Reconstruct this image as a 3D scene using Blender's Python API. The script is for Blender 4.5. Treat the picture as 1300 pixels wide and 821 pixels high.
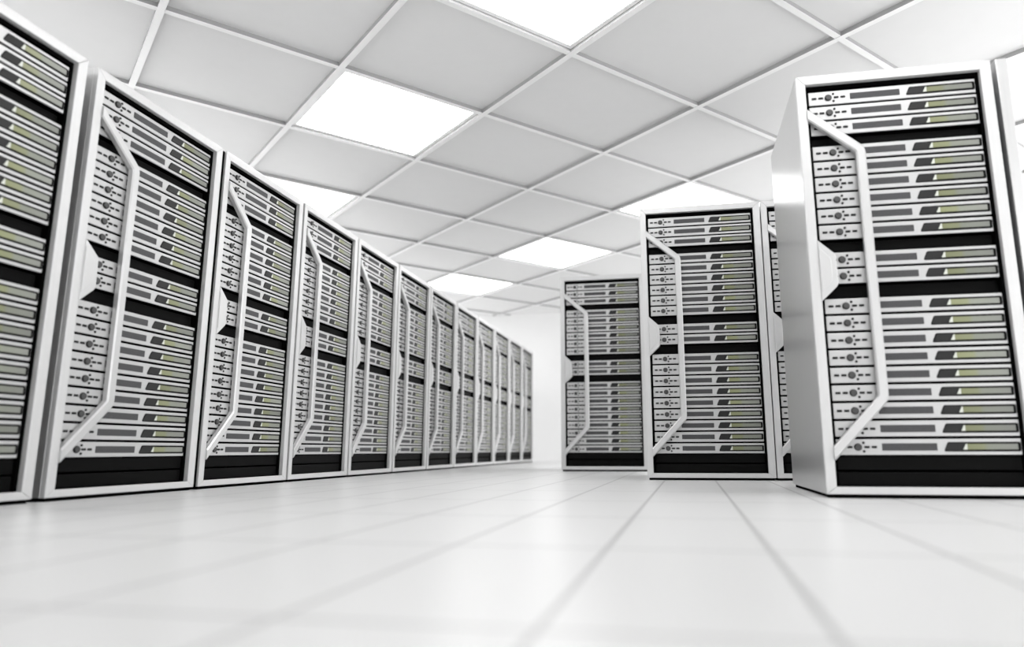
import bpy, bmesh, math, random
from mathutils import Vector, Matrix

SC = bpy.context.scene
COL = SC.collection
for o in list(bpy.data.objects):
    bpy.data.objects.remove(o)

# ------------------------------------------------------------------ camera
F_PX, CX, CY = 911.2, 690.77, 392.0          # focal length and optical centre, 1300x821 frame
PITCH, ROLL, CAM_H = 0.1941, -0.003, 0.2093
cam = bpy.data.cameras.new('camera')
cam_o = bpy.data.objects.new('camera', cam)
COL.objects.link(cam_o)
cam.sensor_width = 36.0
cam.sensor_fit = 'HORIZONTAL'
cam.lens = F_PX / 1300 * 36
cam.shift_x = -(CX - 650) / 1300
cam.shift_y = -(410.5 - CY) / 1300
cam.clip_start = 0.05
cam.clip_end = 100
cam_o.matrix_world = (Matrix.Translation((0, 0, CAM_H)) @ Matrix.Rotation(math.pi / 2 + PITCH, 4, 'X')
                      @ Matrix.Rotation(ROLL, 4, 'Z'))
cam.dof.use_dof = True
cam.dof.focus_distance = 4.55
cam.dof.aperture_fstop = cam.lens / 1000 / 0.028
SC.camera = cam_o

# ------------------------------------------------------------------ world, exposure
world = bpy.data.worlds.new('world')
SC.world = world
world.use_nodes = True
world.node_tree.nodes['Background'].inputs[0].default_value = (1, 1, 1, 1)
world.node_tree.nodes['Background'].inputs[1].default_value = 2.2
SC.view_settings.view_transform = 'Standard'
SC.view_settings.look = 'None'
SC.view_settings.gamma = 1
SC.view_settings.use_curve_mapping = False
SC.view_settings.exposure = 0.43
SC.cycles.use_denoising = True
SC.cycles.max_bounces = 10
SC.cycles.diffuse_bounces = 7
SC.cycles.glossy_bounces = 4
SC.cycles.caustics_reflective = False
LAMP_STRENGTH = 6.0

# ------------------------------------------------------------------ the room's axes
TH = 0.1843
U = Vector((math.sin(TH), math.cos(TH), 0))      # along the aisle
N = Vector((math.cos(TH), -math.sin(TH), 0))     # across the aisle, to the right
ROOM_N = (-9.0, 5.1)
ROOM_U = (-7.0, 14.15)
CEIL_Z = 2.92
def W(n, u, z=0.0):
    return N * n + U * u + Vector((0, 0, z))

# ------------------------------------------------------------------ materials
def new_mat(name):
    m = bpy.data.materials.new(name)
    m.use_nodes = True
    nt = m.node_tree
    return m, nt, nt.nodes['Principled BSDF']
def mat(name, col, rough=0.5, metal=0.0, noise=None, bump=0.0, spec=0.5, coat=0.0):
    m, nt, b = new_mat(name)
    if isinstance(col, (int, float)):
        col = (col, col, col)
    b.inputs['Base Color'].default_value = (*col, 1)
    b.inputs['Roughness'].default_value = rough
    b.inputs['Metallic'].default_value = metal
    b.inputs['Specular IOR Level'].default_value = spec
    b.inputs['Coat Weight'].default_value = coat
    if noise:
        scale, amt = noise                       # scale is a vector: fine streaks of brushing
        tc = nt.nodes.new('ShaderNodeTexCoord')
        mp = nt.nodes.new('ShaderNodeMapping')
        mp.inputs['Scale'].default_value = scale
        nz = nt.nodes.new('ShaderNodeTexNoise')
        nz.inputs['Scale'].default_value = 1.0
        nz.inputs['Detail'].default_value = 3
        nt.links.new(tc.outputs['Object'], mp.inputs['Vector'])
        nt.links.new(mp.outputs['Vector'], nz.inputs['Vector'])
        mx = nt.nodes.new('ShaderNodeMix')
        mx.data_type = 'RGBA'
        mx.inputs[6].default_value = (*[c * (1 - amt) for c in col], 1)
        mx.inputs[7].default_value = (*[min(1, c * (1 + amt)) for c in col], 1)
        nt.links.new(nz.outputs['Fac'], mx.inputs[0])
        nt.links.new(mx.outputs[2], b.inputs['Base Color'])
        if bump:
            bp = nt.nodes.new('ShaderNodeBump')
            bp.inputs['Strength'].default_value = bump
            bp.inputs['Distance'].default_value = 0.002
            nt.links.new(nz.outputs['Fac'], bp.inputs['Height'])
            nt.links.new(bp.outputs['Normal'], b.inputs['Normal'])
    return m

M = {}
M['wall'] = mat('white_wall_paint', 0.82, 0.7, noise=((6, 6, 6), 0.01))
M['tile'] = mat('ceiling_tile', 0.80, 0.75, noise=((9, 9, 9), 0.015))
M['grid_shade'] = mat('grid_side_shade', 0.40, 0.5)  # shade on the bars' upright faces, put in as a darker grey
M['grid'] = mat('white_ceiling_grid', 0.97, 0.45)
M['frame'] = mat('brushed_silver_frame', 0.64, 0.42, 0.32, noise=((160, 160, 2.5), 0.06), bump=0.05)
M['side'] = mat('brushed_silver_side', 0.66, 0.30, 0.75, noise=((160, 160, 2.0), 0.05), bump=0.05)
M['handle'] = mat('satin_silver_handle', 0.62, 0.36, 0.45)
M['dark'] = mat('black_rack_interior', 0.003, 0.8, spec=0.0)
M['blank'] = mat('black_blanking_panel', 0.006, 0.5, spec=0.03)
M['server'] = mat('silver_server_face', 0.54, 0.40, 0.35, noise=((3, 160, 160), 0.04))
M['knob'] = mat('grey_knob', 0.05, 0.5, noise=((400, 400, 400), 0.5))
M['slot'] = mat('black_port', 0.01, 0.5, spec=0.2)
M['bezel'] = mat('charcoal_display_bezel', 0.025, 0.5, noise=((200, 200, 200), 0.2), spec=0.2)
M['bezel_rim'] = mat('black_bezel_rim', 0.005, 0.5, spec=0.08)
M['lcd_end'] = mat('pale_display_end', (0.62, 0.64, 0.58), 0.3)
M['lens'] = mat('clear_lamp_louvre', 0.9, 0.4)

def vent_mat():
    m, nt, b = new_mat('grey_vent_mesh')
    tc = nt.nodes.new('ShaderNodeTexCoord')
    wv = nt.nodes.new('ShaderNodeTexWave')
    wv.wave_type = 'BANDS'
    wv.bands_direction = 'X'
    wv.inputs['Scale'].default_value = 55
    rp = nt.nodes.new('ShaderNodeValToRGB')
    rp.color_ramp.elements[0].color = (0.045, 0.045, 0.047, 1)
    rp.color_ramp.elements[1].color = (0.10, 0.10, 0.103, 1)
    nt.links.new(tc.outputs['Object'], wv.inputs['Vector'])
    nt.links.new(wv.outputs['Fac'], rp.inputs[0])
    nt.links.new(rp.outputs[0], b.inputs['Base Color'])
    b.inputs['Roughness'].default_value = 0.6
    b.inputs['Specular IOR Level'].default_value = 0.2
    return m
M['vent'] = vent_mat()

def lcd_mat():
    # yellow-green lit segment at the left, grey-green glass beyond it
    m, nt, b = new_mat('grey_green_lcd')
    tc = nt.nodes.new('ShaderNodeTexCoord')
    sp = nt.nodes.new('ShaderNodeSeparateXYZ')
    mr = nt.nodes.new('ShaderNodeMapRange')
    mr.inputs[1].default_value = 0.58
    mr.inputs[2].default_value = 0.79
    rp = nt.nodes.new('ShaderNodeValToRGB')
    cr = rp.color_ramp
    cr.elements[0].position = 0.0
    cr.elements[0].color = (0.29, 0.31, 0.15, 1)
    cr.elements[1].position = 0.38
    cr.elements[1].color = (0.31, 0.33, 0.19, 1)
    e = cr.elements.new(0.46)
    e.color = (0.31, 0.33, 0.27, 1)
    e = cr.elements.new(1.0)
    e.color = (0.32, 0.33, 0.30, 1)
    oi = nt.nodes.new('ShaderNodeObjectInfo')
    hs = nt.nodes.new('ShaderNodeHueSaturation')
    mr2 = nt.nodes.new('ShaderNodeMapRange')
    mr2.inputs[3].default_value = 0.58
    mr2.inputs[4].default_value = 0.9
    nt.links.new(tc.outputs['Object'], sp.inputs[0])
    nt.links.new(sp.outputs['X'], mr.inputs[0])
    nt.links.new(mr.outputs[0], rp.inputs[0])
    nt.links.new(oi.outputs['Random'], mr2.inputs[0])
    nt.links.new(mr2.outputs[0], hs.inputs['Value'])
    nt.links.new(rp.outputs[0], hs.inputs['Color'])
    nt.links.new(hs.outputs[0], b.inputs['Base Color'])
    b.inputs['Roughness'].default_value = 0.35
    return m
M['lcd'] = lcd_mat()

def floor_mat():
    m, nt, b = new_mat('glossy_white_floor_tile')
    L = nt.links
    def math_(op, a, c=None):
        n = nt.nodes.new('ShaderNodeMath')
        n.operation = op
        for k, v in enumerate((a, c)):
            if v is None:
                continue
            if isinstance(v, (int, float)):
                n.inputs[k].default_value = v
            else:
                L.new(v, n.inputs[k])
        return n.outputs[0]
    ge = nt.nodes.new('ShaderNodeNewGeometry')
    th = 0.1979
    fo = Vector((-0.2023, 1.6945, 0))
    masks = []
    for vec, per, wd in ((Vector((math.cos(th), -math.sin(th), 0)), 0.3433, 0.0125),
                         (Vector((math.sin(th), math.cos(th), 0)), 0.7331, 0.0125)):
        dp = nt.nodes.new('ShaderNodeVectorMath')
        dp.operation = 'DOT_PRODUCT'
        dp.inputs[1].default_value = vec
        L.new(ge.outputs['Position'], dp.inputs[0])
        v = math_('SUBTRACT', dp.outputs['Value'], fo.dot(vec))
        v = math_('DIVIDE', v, per)
        v = math_('ADD', v, 0.5)
        v = math_('FRACT', v)
        v = math_('SUBTRACT', v, 0.5)
        v = math_('ABSOLUTE', v)
        v = math_('MULTIPLY', v, per)
        masks.append(math_('LESS_THAN', v, wd / 2))
    mk = math_('MAXIMUM', masks[0], masks[1])
    mx = nt.nodes.new('ShaderNodeMix')
    mx.data_type = 'RGBA'
    mx.inputs[6].default_value = (0.67, 0.67, 0.67, 1)
    mx.inputs[7].default_value = (0.42, 0.42, 0.42, 1)
    L.new(mk, mx.inputs[0])
    L.new(mx.outputs[2], b.inputs['Base Color'])
    b.inputs['Roughness'].default_value = 0.30
    b.inputs['Specular IOR Level'].default_value = 0.35
    bp = nt.nodes.new('ShaderNodeBump')
    bp.inputs['Strength'].default_value = 0.3
    bp.inputs['Distance'].default_value = 0.002
    bp.invert = True
    L.new(mk, bp.inputs['Height'])
    L.new(bp.outputs['Normal'], b.inputs['Normal'])
    return m
M['floor'] = floor_mat()

def lamp_mat():
    m, nt, b = new_mat('lit_lamp_diffuser')
    b.inputs['Base Color'].default_value = (0.9, 0.9, 0.9, 1)
    b.inputs['Emission Color'].default_value = (1, 1, 1, 1)
    b.inputs['Emission Strength'].default_value = LAMP_STRENGTH
    return m
M['lamp'] = lamp_mat()

# ------------------------------------------------------------------ mesh helpers
class MB:
    """collects shapes with material slots and links them as ONE mesh object"""
    def __init__(self):
        self.bm = bmesh.new()
        self.mats = []
    def slot(self, m):
        if m not in self.mats:
            self.mats.append(m)
        return self.mats.index(m)
    def box(self, a, b, m, bevel=0.0, seg=2):
        t = bmesh.new()
        bmesh.ops.create_cube(t, size=1)
        for v in t.verts:
            v.co = Vector([a[i] + (v.co[i] + .5) * (b[i] - a[i]) for i in range(3)])
        if bevel:
            bmesh.ops.bevel(t, geom=list(t.edges), offset=bevel, segments=seg, affect='EDGES', profile=0.5)
        self._merge(t, m)
        return self
    def prism(self, pts, y0, y1, m, bevel=0.0, seg=2):
        """outline in x,z extruded from y0 (front) to y1"""
        t = bmesh.new()
        fr = [t.verts.new((x, y0, z)) for x, z in pts]
        bk = [t.verts.new((x, y1, z)) for x, z in pts]
        f = t.faces.new(fr)
        t.faces.new(bk[::-1])
        k = len(pts)
        for i in range(k):
            t.faces.new((fr[i], bk[i], bk[(i + 1) % k], fr[(i + 1) % k]))
        bmesh.ops.recalc_face_normals(t, faces=list(t.faces))
        if bevel:
            ed = [e for e in t.edges if all(abs(v.co.y - y0) < 1e-6 for v in e.verts)]
            bmesh.ops.bevel(t, geom=ed, offset=bevel, segments=seg, affect='EDGES', profile=0.5)
        self._merge(t, m)
        return self
    def disc(self, x, z, r, y0, y1, m, n=24, bevel=0.0):
        self.prism([(x + r * math.cos(-2 * math.pi * i / n), z + r * math.sin(-2 * math.pi * i / n)) for i in range(n)],
                   y0, y1, m, bevel)
        return self
    def _merge(self, t, m):
        s = self.slot(m)
        mp = {}
        for v in t.verts:
            mp[v] = self.bm.verts.new(v.co)
        for f in t.faces:
            nf = self.bm.faces.new([mp[v] for v in f.verts])
            nf.material_index = s
        t.free()
    def add(self, other, dz=0.0):
        for f in other.bm.faces:
            pass
        mp = {v: self.bm.verts.new(v.co + Vector((0, 0, dz))) for v in other.bm.verts}
        for f in other.bm.faces:
            nf = self.bm.faces.new([mp[v] for v in f.verts])
            nf.material_index = self.slot(other.mats[f.material_index])
        return self
    def mesh(self, name):
        me = bpy.data.meshes.new(name)
        self.bm.normal_update()
        self.bm.to_mesh(me)
        for m in self.mats:
            me.materials.append(M[m])
        return me
    def build(self, name, parent=None):
        return link(name, self.mesh(name), parent)
def link(name, me, parent=None):
    o = bpy.data.objects.new(name, me)
    COL.objects.link(o)
    o.parent = parent
    return o
def tag(o, label=None, cat=None, group=None, kind=None):
    for k, v in (('label', label), ('category', cat), ('group', group), ('kind', kind)):
        if v:
            o[k] = v
    return o
def struct(name, mb):
    o = mb.build(name)
    o['kind'] = 'structure'
    return o
ROT = Matrix.Rotation(-TH, 4, 'Z')          # local x = across the aisle, local y = along it
def in_room(o):
    o.matrix_world = ROT
    return o

# ------------------------------------------------------------------ the room
n0, n1 = ROOM_N
u0, u1 = ROOM_U
TILE_Z = CEIL_Z + 0.032
TOP = TILE_Z + 0.12
in_room(struct('floor', MB().box((n0 - .15, u0 - .15, -0.1), (n1 + .15, u1 + .15, 0), 'floor')))
in_room(struct('wall_back', MB().box((n0 - .15, u1, 0), (n1 + .15, u1 + .15, TILE_Z), 'wall')))
in_room(struct('wall_front', MB().box((n0 - .15, u0 - .15, 0), (n1 + .15, u0, TILE_Z), 'wall')))
in_room(struct('ceiling', MB().box((n0 - .15, u0 - .15, TILE_Z), (n1 + .15, u1 + .15, TOP), 'tile')))

# the ceiling grid is turned against the room
CA = -0.6483
A1 = Vector((math.sin(CA), math.cos(CA), 0))
B1 = Vector((math.cos(CA), -math.sin(CA), 0))
CO = Vector((-1.7067, 3.0968, 0))
OFF_I = {0: .0267, 1: -.0504, 2: -.077, 4: -.0406, 5: -.0286}
OFF_J = {0: .0355, 1: -.0359, 2: -.0549, 4: .0292, -1: .0123}
def gi(i):
    return 1.2446 * i + OFF_I.get(i, 0)
def gj(j):
    return 1.2153 * j + OFF_J.get(j, 0)
BW, BD = 0.046, 0.032        # width and drop of a grid bar
def clip(P, D):
    lo, hi = -1e9, 1e9
    for ax, (a, b) in ((N, ROOM_N), (U, ROOM_U)):
        d, p = D.dot(ax), P.dot(ax)
        if abs(d) < 1e-9:
            if not a < p < b:
                return None
            continue
        t = sorted(((a - p) / d, (b - p) / d))
        lo, hi = max(lo, t[0]), min(hi, t[1])
    return (lo, hi) if hi - lo > 0.1 else None
def bars():
    g = MB()
    s = g.slot('grid')
    shade_ = g.slot('grid_shade')
    def bar(P, D, side, dz):
        c = clip(P, D)
        if not c:
            return
        q = []
        for t in c:
            for w in (-BW / 2, BW / 2):
                for z in (CEIL_Z + dz, TILE_Z + 0.001):
                    q.append(g.bm.verts.new(P + D * t + side * w + Vector((0, 0, z))))
        for k, f in enumerate(((0, 1, 3, 2), (4, 6, 7, 5), (0, 4, 5, 1), (2, 3, 7, 6), (0, 2, 6, 4), (1, 5, 7, 3))):
            g.bm.faces.new([q[i] for i in f]).material_index = shade_ if k in (2, 3) else s  # upright faces get the painted shade, the rest stays white
    for i in range(-12, 16):
        bar(CO + B1 * gi(i), A1, B1, 0.0)
    for j in range(-14, 16):
        bar(CO + A1 * gj(j), B1, A1, 0.002)
    bmesh.ops.recalc_face_normals(g.bm, faces=list(g.bm.faces))
    return g
struct('trim_1', bars())

# ceiling lights: each fills one cell of the grid
LAMP_LABEL = {
    (1, -1): 'large square ceiling light at the top edge of the photo, nearest the camera',
    (1, 1): 'bright square ceiling light above the near left racks, left of the topmost light',
    (1, 3): 'square ceiling light partly hidden behind the tops of the near left racks',
    (4, -1): 'square ceiling light at the right edge of the photo beside the big near rack',
    (4, 1): 'square ceiling light just above the middle right server rack',
    (4, 3): 'distant square ceiling light above and left of the farthest right rack',
    (4, 5): 'farthest square ceiling light, above the far end of the left rack row',
}
def make_lamp(i, j):
    c = CO + B1 * (gi(i) + gi(i + 1)) / 2 + A1 * (gj(j) + gj(j + 1)) / 2
    a = (gi(i + 1) - gi(i) - BW) / 2 - 0.002
    b = (gj(j + 1) - gj(j) - BW) / 2 - 0.002
    r = bpy.data.objects.new('ceiling_light', None)
    COL.objects.link(r)
    r.location = c + Vector((0, 0, TILE_Z))
    r.rotation_euler = (0, 0, math.atan2(B1.y, B1.x))
    t = 0.035
    fr = MB()
    for p, q in (((-a, -b), (a, -b + t)), ((-a, b - t), (a, b)), ((-a, -b + t), (-a + t, b - t)), ((a - t, -b + t), (a, b - t))):
        fr.box((p[0], p[1], -0.012), (q[0], q[1], -0.0005), 'grid', 0.002, 1)
    fr.build('light_frame', r)
    MB().box((-a + t, -b + t, -0.006), (a - t, b - t, -0.0005), 'lamp').build('diffuser', r)
    for k in range(5):
        y = -b + t + (2 * b - 2 * t) * (k + 1) / 6
        MB().box((-a + t, y - 0.004, -0.012), (a - t, y + 0.004, -0.0062), 'lens').build('louvre', r)
    lab = LAMP_LABEL.get((i, j))
    if lab:
        tag(r, lab, 'ceiling light', 'square ceiling lights')
    else:
        tag(r, 'square ceiling light outside the picture', 'ceiling light', 'ceiling lights outside the picture')
for i in range(-11, 15, 3):
    for j in range(-13, 15, 2):
        ok = True
        for di in (0, 1):
            for dj in (0, 1):
                p = CO + B1 * gi(i + di) + A1 * gj(j + dj)
                if not (ROOM_N[0] + .1 < p.dot(N) < ROOM_N[1] - .1 and ROOM_U[0] + .1 < p.dot(U) < ROOM_U[1] - .1):
                    ok = False
        if ok and CO.dot(U) + (B1 * gi(i + .5) + A1 * gj(j + .5)).dot(U) > 0.5:
            make_lamp(i, j)

# ------------------------------------------------------------------ the server rack, front at y = 0, left edge at x = 0
RW, RD, RH = 0.872, 0.99, 2.0
FX0, FX1, FZ0, FZ1 = 0.043, 0.824, 0.048, 1.955    # opening of the front frame
FD = 0.026                                          # thickness of the front frame
SY = 0.029                                         # server faces lie this far back
SX0, SX1, SH = 0.059, 0.808, 0.0685
def tops():
    t = []
    for z, n, p in ((1.925, 3, .0785), (1.641, 6, .0793), (1.110, 2, .079), (0.890, 9, .0797)):
        t += [z - k * p for k in range(n)]
    return t
TOPS = tops()

# server pieces; z is measured from the centre line of the unit
def p_face():
    f = MB().box((SX0, SY, -SH / 2), (SX1, SY + 0.008, SH / 2), 'server', 0.0022, 2)
    f.box((SX0 + .004, SY + 0.008, -SH / 2 + .002), (SX1 - .004, SY + 0.30, SH / 2 - .002), 'dark')
    return f
def p_knob():
    k = MB().disc(0.150, 0, 0.0165, SY - 0.004, SY + 0.004, 'slot')
    k.disc(0.150, 0, 0.0145, SY - 0.010, SY - 0.004, 'knob', bevel=0.003)
    return k
def p_slot(x):
    z = 0.0052
    pts = [(x - .0115, z - .003), (x - .0095, z), (x + .0095, z), (x + .0115, z - .003),
           (x + .0115, -z + .003), (x + .0095, -z), (x - .0095, -z), (x - .0115, -z + .003)]
    return MB().prism(pts, SY - 0.0022, SY + 0.004, 'slot')
def p_button(s):
    return MB().disc(0.174, s * 0.0185, 0.0058, SY - 0.003, SY + 0.003, 'slot', n=12, bevel=0.001)
def p_vent():
    v = MB().box((0.250, SY - 0.0022, -0.0158), (0.475, SY + 0.004, 0.0158), 'vent', 0.001, 1)
    return v
def p_bezel():
    def outline(d):
        return [(.5065 - d, -.0205 - d), (.800, -.0205 - d), (.805 + d * .3, -.0165), (.805 + d * .3, .0165), (.800, .0205 + d),
                (.5225, .0205 + d), (.5165 - d, .0165), (.5025 - d, -.0150)][::-1]
    b = MB().prism(outline(0), SY - 0.0025, SY + 0.004, 'bezel_rim', 0.001, 1)
    inner = [(.506, -.0165), (.577, -.0165), (.592, .0165), (.524, .0165), (.519, .013), (.5055, -.013)][::-1]
    b.prism(inner, SY - 0.0033, SY - 0.002, 'bezel')
    return b
def p_screen():
    s = MB().box((.594, SY - 0.0045, -.0122), (.793, SY - 0.002, .0122), 'lcd', 0.0008, 1)
    s.prism([(.577, -.0122), (.5938, -.0122), (.5938, .0122), (.589, .0122)][::-1], SY - 0.0045, SY - 0.002, 'lcd_end')
    return s
SLOTS = (0.0845, 0.1155, 0.187, 0.2175)
ME = {'face': p_face().mesh('server'), 'knob': p_knob().mesh('knob'), 'vent': p_vent().mesh('vent_grille'),
      'bezel': p_bezel().mesh('display_bezel'), 'screen': p_screen().mesh('display_screen'),
      'btn': [p_button(1).mesh('button'), p_button(-1).mesh('button')],
      'slot': [p_slot(x).mesh('port') for x in SLOTS]}
_t = p_face()
for x in SLOTS:
    _t.add(p_slot(x))
_t.add(p_button(1)).add(p_button(-1))
ME['face_mid'] = _t.mesh('server')
_t.add(p_knob()).add(p_vent()).add(p_bezel()).add(p_screen())
ME['face_far'] = _t.mesh('server')

def add_server(root, zc, level, off):
    me = {2: ME['face'], 1: ME['face_mid'], 0: ME['face_far']}[level]
    s = link('server', me, root)
    s.location = Vector((0, 0, zc)) + off
    if level >= 1:
        for nm, k in (('knob', 'knob'), ('vent_grille', 'vent'), ('display_bezel', 'bezel'), ('display_screen', 'screen')):
            link(nm, ME[k], s)
    if level == 2:
        for m in ME['btn']:
            link('button', m, s)
        for m in ME['slot']:
            link('port', m, s)

def p_frame():
    f = MB()
    def mitre(pts):
        f.prism(pts, 0.0, FD, 'frame', 0.003, 2)
    z0 = 0.016
    mitre([(0, z0), (0, RH), (FX0, FZ1), (FX0, FZ0)])
    mitre([(RW, RH), (RW, z0), (FX1, FZ0), (FX1, FZ1)])
    mitre([(0, RH), (RW, RH), (FX1, FZ1), (FX0, FZ1)])
    mitre([(RW, z0), (0, z0), (FX0, FZ0), (FX1, FZ0)])
    return f
def p_cabinet():
    c = MB()
    e = 0.022
    y0 = FD
    z0 = 0.016
    c.box((0, y0, z0), (e, RD, RH), 'side', 0.0015, 1)
    c.box((RW - e, y0, z0), (RW, RD, RH), 'side', 0.0015, 1)
    c.box((e, y0, RH - e), (RW - e, RD, RH), 'side')
    c.box((e, y0, z0), (RW - e, RD, z0 + e), 'side')
    c.box((e, RD - e, z0 + e), (RW - e, RD, RH - e), 'side')
    return c
def p_lining():
    # black inner walls and mounting rails behind the front frame
    c = MB()
    e = 0.0225
    y0, y1 = FD + 0.001, 0.42
    za, zb = 0.0385, RH - e
    c.box((e, y0, za), (SX0 - 0.0035, y1, zb), 'dark')
    c.box((SX1 + 0.0035, y0, za), (RW - e, y1, zb), 'dark')
    c.box((SX0 - 0.0035, y1 - .01, za), (SX1 + 0.0035, y1, zb), 'dark')
    c.box((SX0 - 0.0035, y0, TOPS[0] + 0.01), (SX1 + 0.0035, y1 - .01, zb), 'dark')
    c.box((SX0 - 0.0035, y0, za), (SX1 + 0.0035, y1 - .01, 0.047), 'dark')
    return c
def p_blank(z0, z1, y):
    return MB().box((SX0, y, z0), (SX1, y + 0.02, z1), 'blank', 0.004, 2)
BLANKS = [(TOPS[3] + 0.008, TOPS[2] - SH - 0.008, SY + 0.028), (TOPS[9] + 0.008, TOPS[8] - SH - 0.008, SY + 0.028),
          (TOPS[11] + 0.008, TOPS[10] - SH - 0.008, SY + 0.028), (0.119, 0.178, SY + 0.01), (0.051, 0.110, SY + 0.01)]
def p_handle():
    h = MB()
    w = 0.0215
    path = [(0.030, 1.806), (0.255, 1.612), (0.2645, 1.600), (0.2680, 1.585), (0.2680, 0.445), (0.2645, 0.430), (0.255, 0.418), (0.030, 0.176)]
    L_, R_ = [], []
    for k, (x, z) in enumerate(path):
        a = Vector(path[max(k - 1, 0)])
        b = Vector(path[min(k + 1, len(path) - 1)])
        p = Vector((x, z))
        d1 = (p - a).normalized() if k else (b - p).normalized()
        d2 = (b - p).normalized() if k < len(path) - 1 else d1
        d = (d1 + d2).normalized()
        q = Vector((-d.y, d.x))
        m = w / max(0.5, q.dot(Vector((-d1.y, d1.x))))
        L_.append(p + q * m)
        R_.append(p - q * m)
    def fix(p):      # the ends are cut off flush with the frame's inner edge
        return (max(p.x, FX0 - 0.006), p.y)
    t = bmesh.new()
    rows = []
    y0, y1 = -0.010, 0.020
    c = 0.006
    for a, b in zip(L_, R_):
        ab = (b - a).normalized()
        ring = [(a, y1), (a, y0 + c), (a + ab * c, y0), (b - ab * c, y0), (b, y0 + c), (b, y1)]
        rows.append([t.verts.new((p.x, y, p.y)) for p, y in ring])
    for r0, r1 in zip(rows, rows[1:]):
        for k in range(6):
            t.faces.new((r0[k], r0[(k + 1) % 6], r1[(k + 1) % 6], r1[k]))
    t.faces.new(rows[0][::-1])
    t.faces.new(rows[-1])
    # keep the slanted ends from showing in front of the frame's left bar
    bmesh.ops.bisect_plane(t, geom=list(t.verts) + list(t.edges) + list(t.faces), plane_co=(FX0 - 0.001, 0, 0),
                           plane_no=(-1, 0, 0), clear_outer=True)
    bmesh.ops.holes_fill(t, edges=[e for e in t.edges if e.is_boundary])
    bmesh.ops.recalc_face_normals(t, faces=list(t.faces))
    h._merge(t, 'handle')
    return h
def p_latch():
    o = MB()
    o.prism([(FX0 - .001, 1.168), (.105, 1.108), (.114, 1.100), (.118, 1.088), (.120, .962), (.117, .950), (.110, .940), (FX0 - .001, .876)],
            -0.003, 0.022, 'handle', 0.003, 2)
    return o
def p_latch_inner():
    o = MB()
    o.prism([(FX0 + .001, 1.134), (.086, 1.086), (.092, 1.080), (.095, 1.070), (.096, .982), (.094, .972), (.088, .962), (FX0 + .001, .914)],
            -0.008, -0.0025, 'handle', 0.003, 2)
    return o
def p_plinth():
    return MB().box((0.012, 0.012, 0.0), (RW - 0.012, RD - 0.012, 0.0155), 'dark')
RME = {'door_frame': p_frame().mesh('door_frame'), 'cabinet': p_cabinet().mesh('cabinet'), 'lining': p_lining().mesh('lining'),
       'handle': p_handle().mesh('door_handle'), 'latch': p_latch().mesh('latch'), 'latch_inner': p_latch_inner().mesh('latch_button'),
       'plinth': p_plinth().mesh('plinth'), 'blank': [p_blank(*b).mesh('blanking_panel') for b in BLANKS]}

def make_rack(origin, ang, width, level, label, group):
    """origin: front left bottom corner on the floor; ang: direction of the rack's own x axis"""
    r = bpy.data.objects.new('server_rack', None)
    COL.objects.link(r)
    X = Vector((math.cos(ang), math.sin(ang), 0))
    Y = Vector((-math.sin(ang), math.cos(ang), 0))
    sx = width / RW
    r.location = origin + X * width / 2 + Y * RD / 2
    r.rotation_euler = (0, 0, ang)
    r.scale = (sx, 1, 1)
    off = Vector((-RW / 2, -RD / 2, 0))
    tag(r, label, 'server rack', group)
    for nm, k in (('cabinet', 'cabinet'), ('door_frame', 'door_frame'), ('rack_lining', 'lining'), ('plinth', 'plinth'), ('door_handle', 'handle')):
        link(nm, RME[k], r).location = off
    la = link('latch_plate', RME['latch'], r)
    la.location = off
    link('latch_button', RME['latch_inner'], la)
    for m in RME['blank']:
        link('blanking_panel', m, r).location = off
    for zt in TOPS:
        add_server(r, zt - SH / 2, level, off)
    return r

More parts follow.
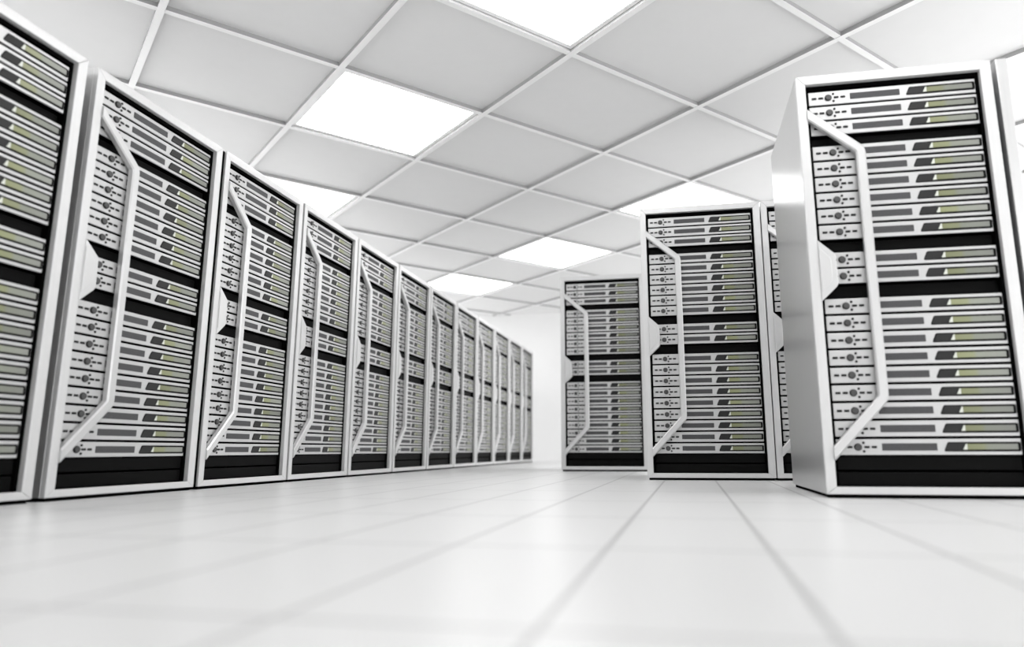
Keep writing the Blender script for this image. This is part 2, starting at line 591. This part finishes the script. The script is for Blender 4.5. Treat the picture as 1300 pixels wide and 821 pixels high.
# left row: twelve racks facing the aisle
ROW0 = Vector((-2.1075, 3.1196, 0))
OFFS = {1: -.0769, 2: 0, 3: .0401, 4: .0202, 5: -.0041, 6: -.0124, 7: -.0076, 8: -.0033, 9: -.0083, 10: -.0004, 11: .0037, 12: -.0009}
ORD = {3: 'third', 4: 'fourth', 5: 'fifth', 6: 'sixth', 7: 'seventh', 8: 'eighth', 9: 'ninth', 10: 'tenth', 11: 'eleventh'}
prev = None
for k in range(1, 13):
    far = (k - 2) * 0.9426 + OFFS[k] + (0.934 if k > 2 else 0.958)
    w = 0.928 if prev is None else min(0.922, far - prev - 0.024) if k > 2 else far - prev - 0.062
    prev = far
    near = far - w
    if k == 1:
        lab = 'nearest server rack of the left row, cut off by the left photo edge'
    elif k == 2:
        lab = 'second server rack from the near end of the left row, handle fully in view'
    elif k == 12:
        lab = 'last server rack at the far end of the long left row, beside bare wall'
    else:
        lab = '%s server rack from the near end of the long left row' % ORD[k]
    lev = 2 if k in (2, 3, 4, 5) else (1 if k in (1, 6, 7) else 0)
    rk = make_rack(ROW0 + U * near, math.pi / 2 - TH, w, lev, lab, 'server racks in the long left row')
    if k > 2:        # black strip added as painted shade in the gap to the left neighbour
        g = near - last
        st = MB().box((-(g - 0.002) * RW / w, 0.014, 0.016), (-0.0005, 0.06, RH - 0.006), 'dark').build('gap_shade_strip', rk)
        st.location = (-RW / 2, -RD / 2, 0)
    last = far

# right side: racks standing in steps, facing the camera
PC = Vector((1.2363, 3.2385, 0))
PB = Vector((0.725, 5.1876, 0))
PA = Vector((0.170, 7.375, 0))
G = 'server racks stepped along the right side'
make_rack(PC, -TH, RW, 2, 'largest nearest server rack on the right with its brushed metal side showing', G)
make_rack(PB, -TH, RW, 2, 'middle right server rack in sharp focus, left of the big near one', G)
make_rack(PB + N * (RW + 0.008), -TH, RW, 1, 'server rack mostly hidden, a narrow strip between the two biggest right racks', G)
make_rack(PA, -TH, RW, 1, 'farthest and smallest server rack on the right, behind and left of the sharp one', G)

# upright metal side panel standing beside the near right rack
sp = bpy.data.objects.new('side_panel', None)
COL.objects.link(sp)
sp.location = PC + N * (RW + 0.022 + 0.024) + U * RD / 2
sp.rotation_euler = (0, 0, -TH)
tag(sp, 'narrow upright silver panel at the right edge of the photo, beside the big near rack', 'side panel')
MB().box((-0.024, -RD / 2, 0.016), (0.024, RD / 2, RH), 'side', 0.003, 2).build('panel', sp)
MB().box((-0.018, -RD / 2 + .01, 0.0), (0.018, RD / 2 - .01, 0.0155), 'dark').build('foot', sp)
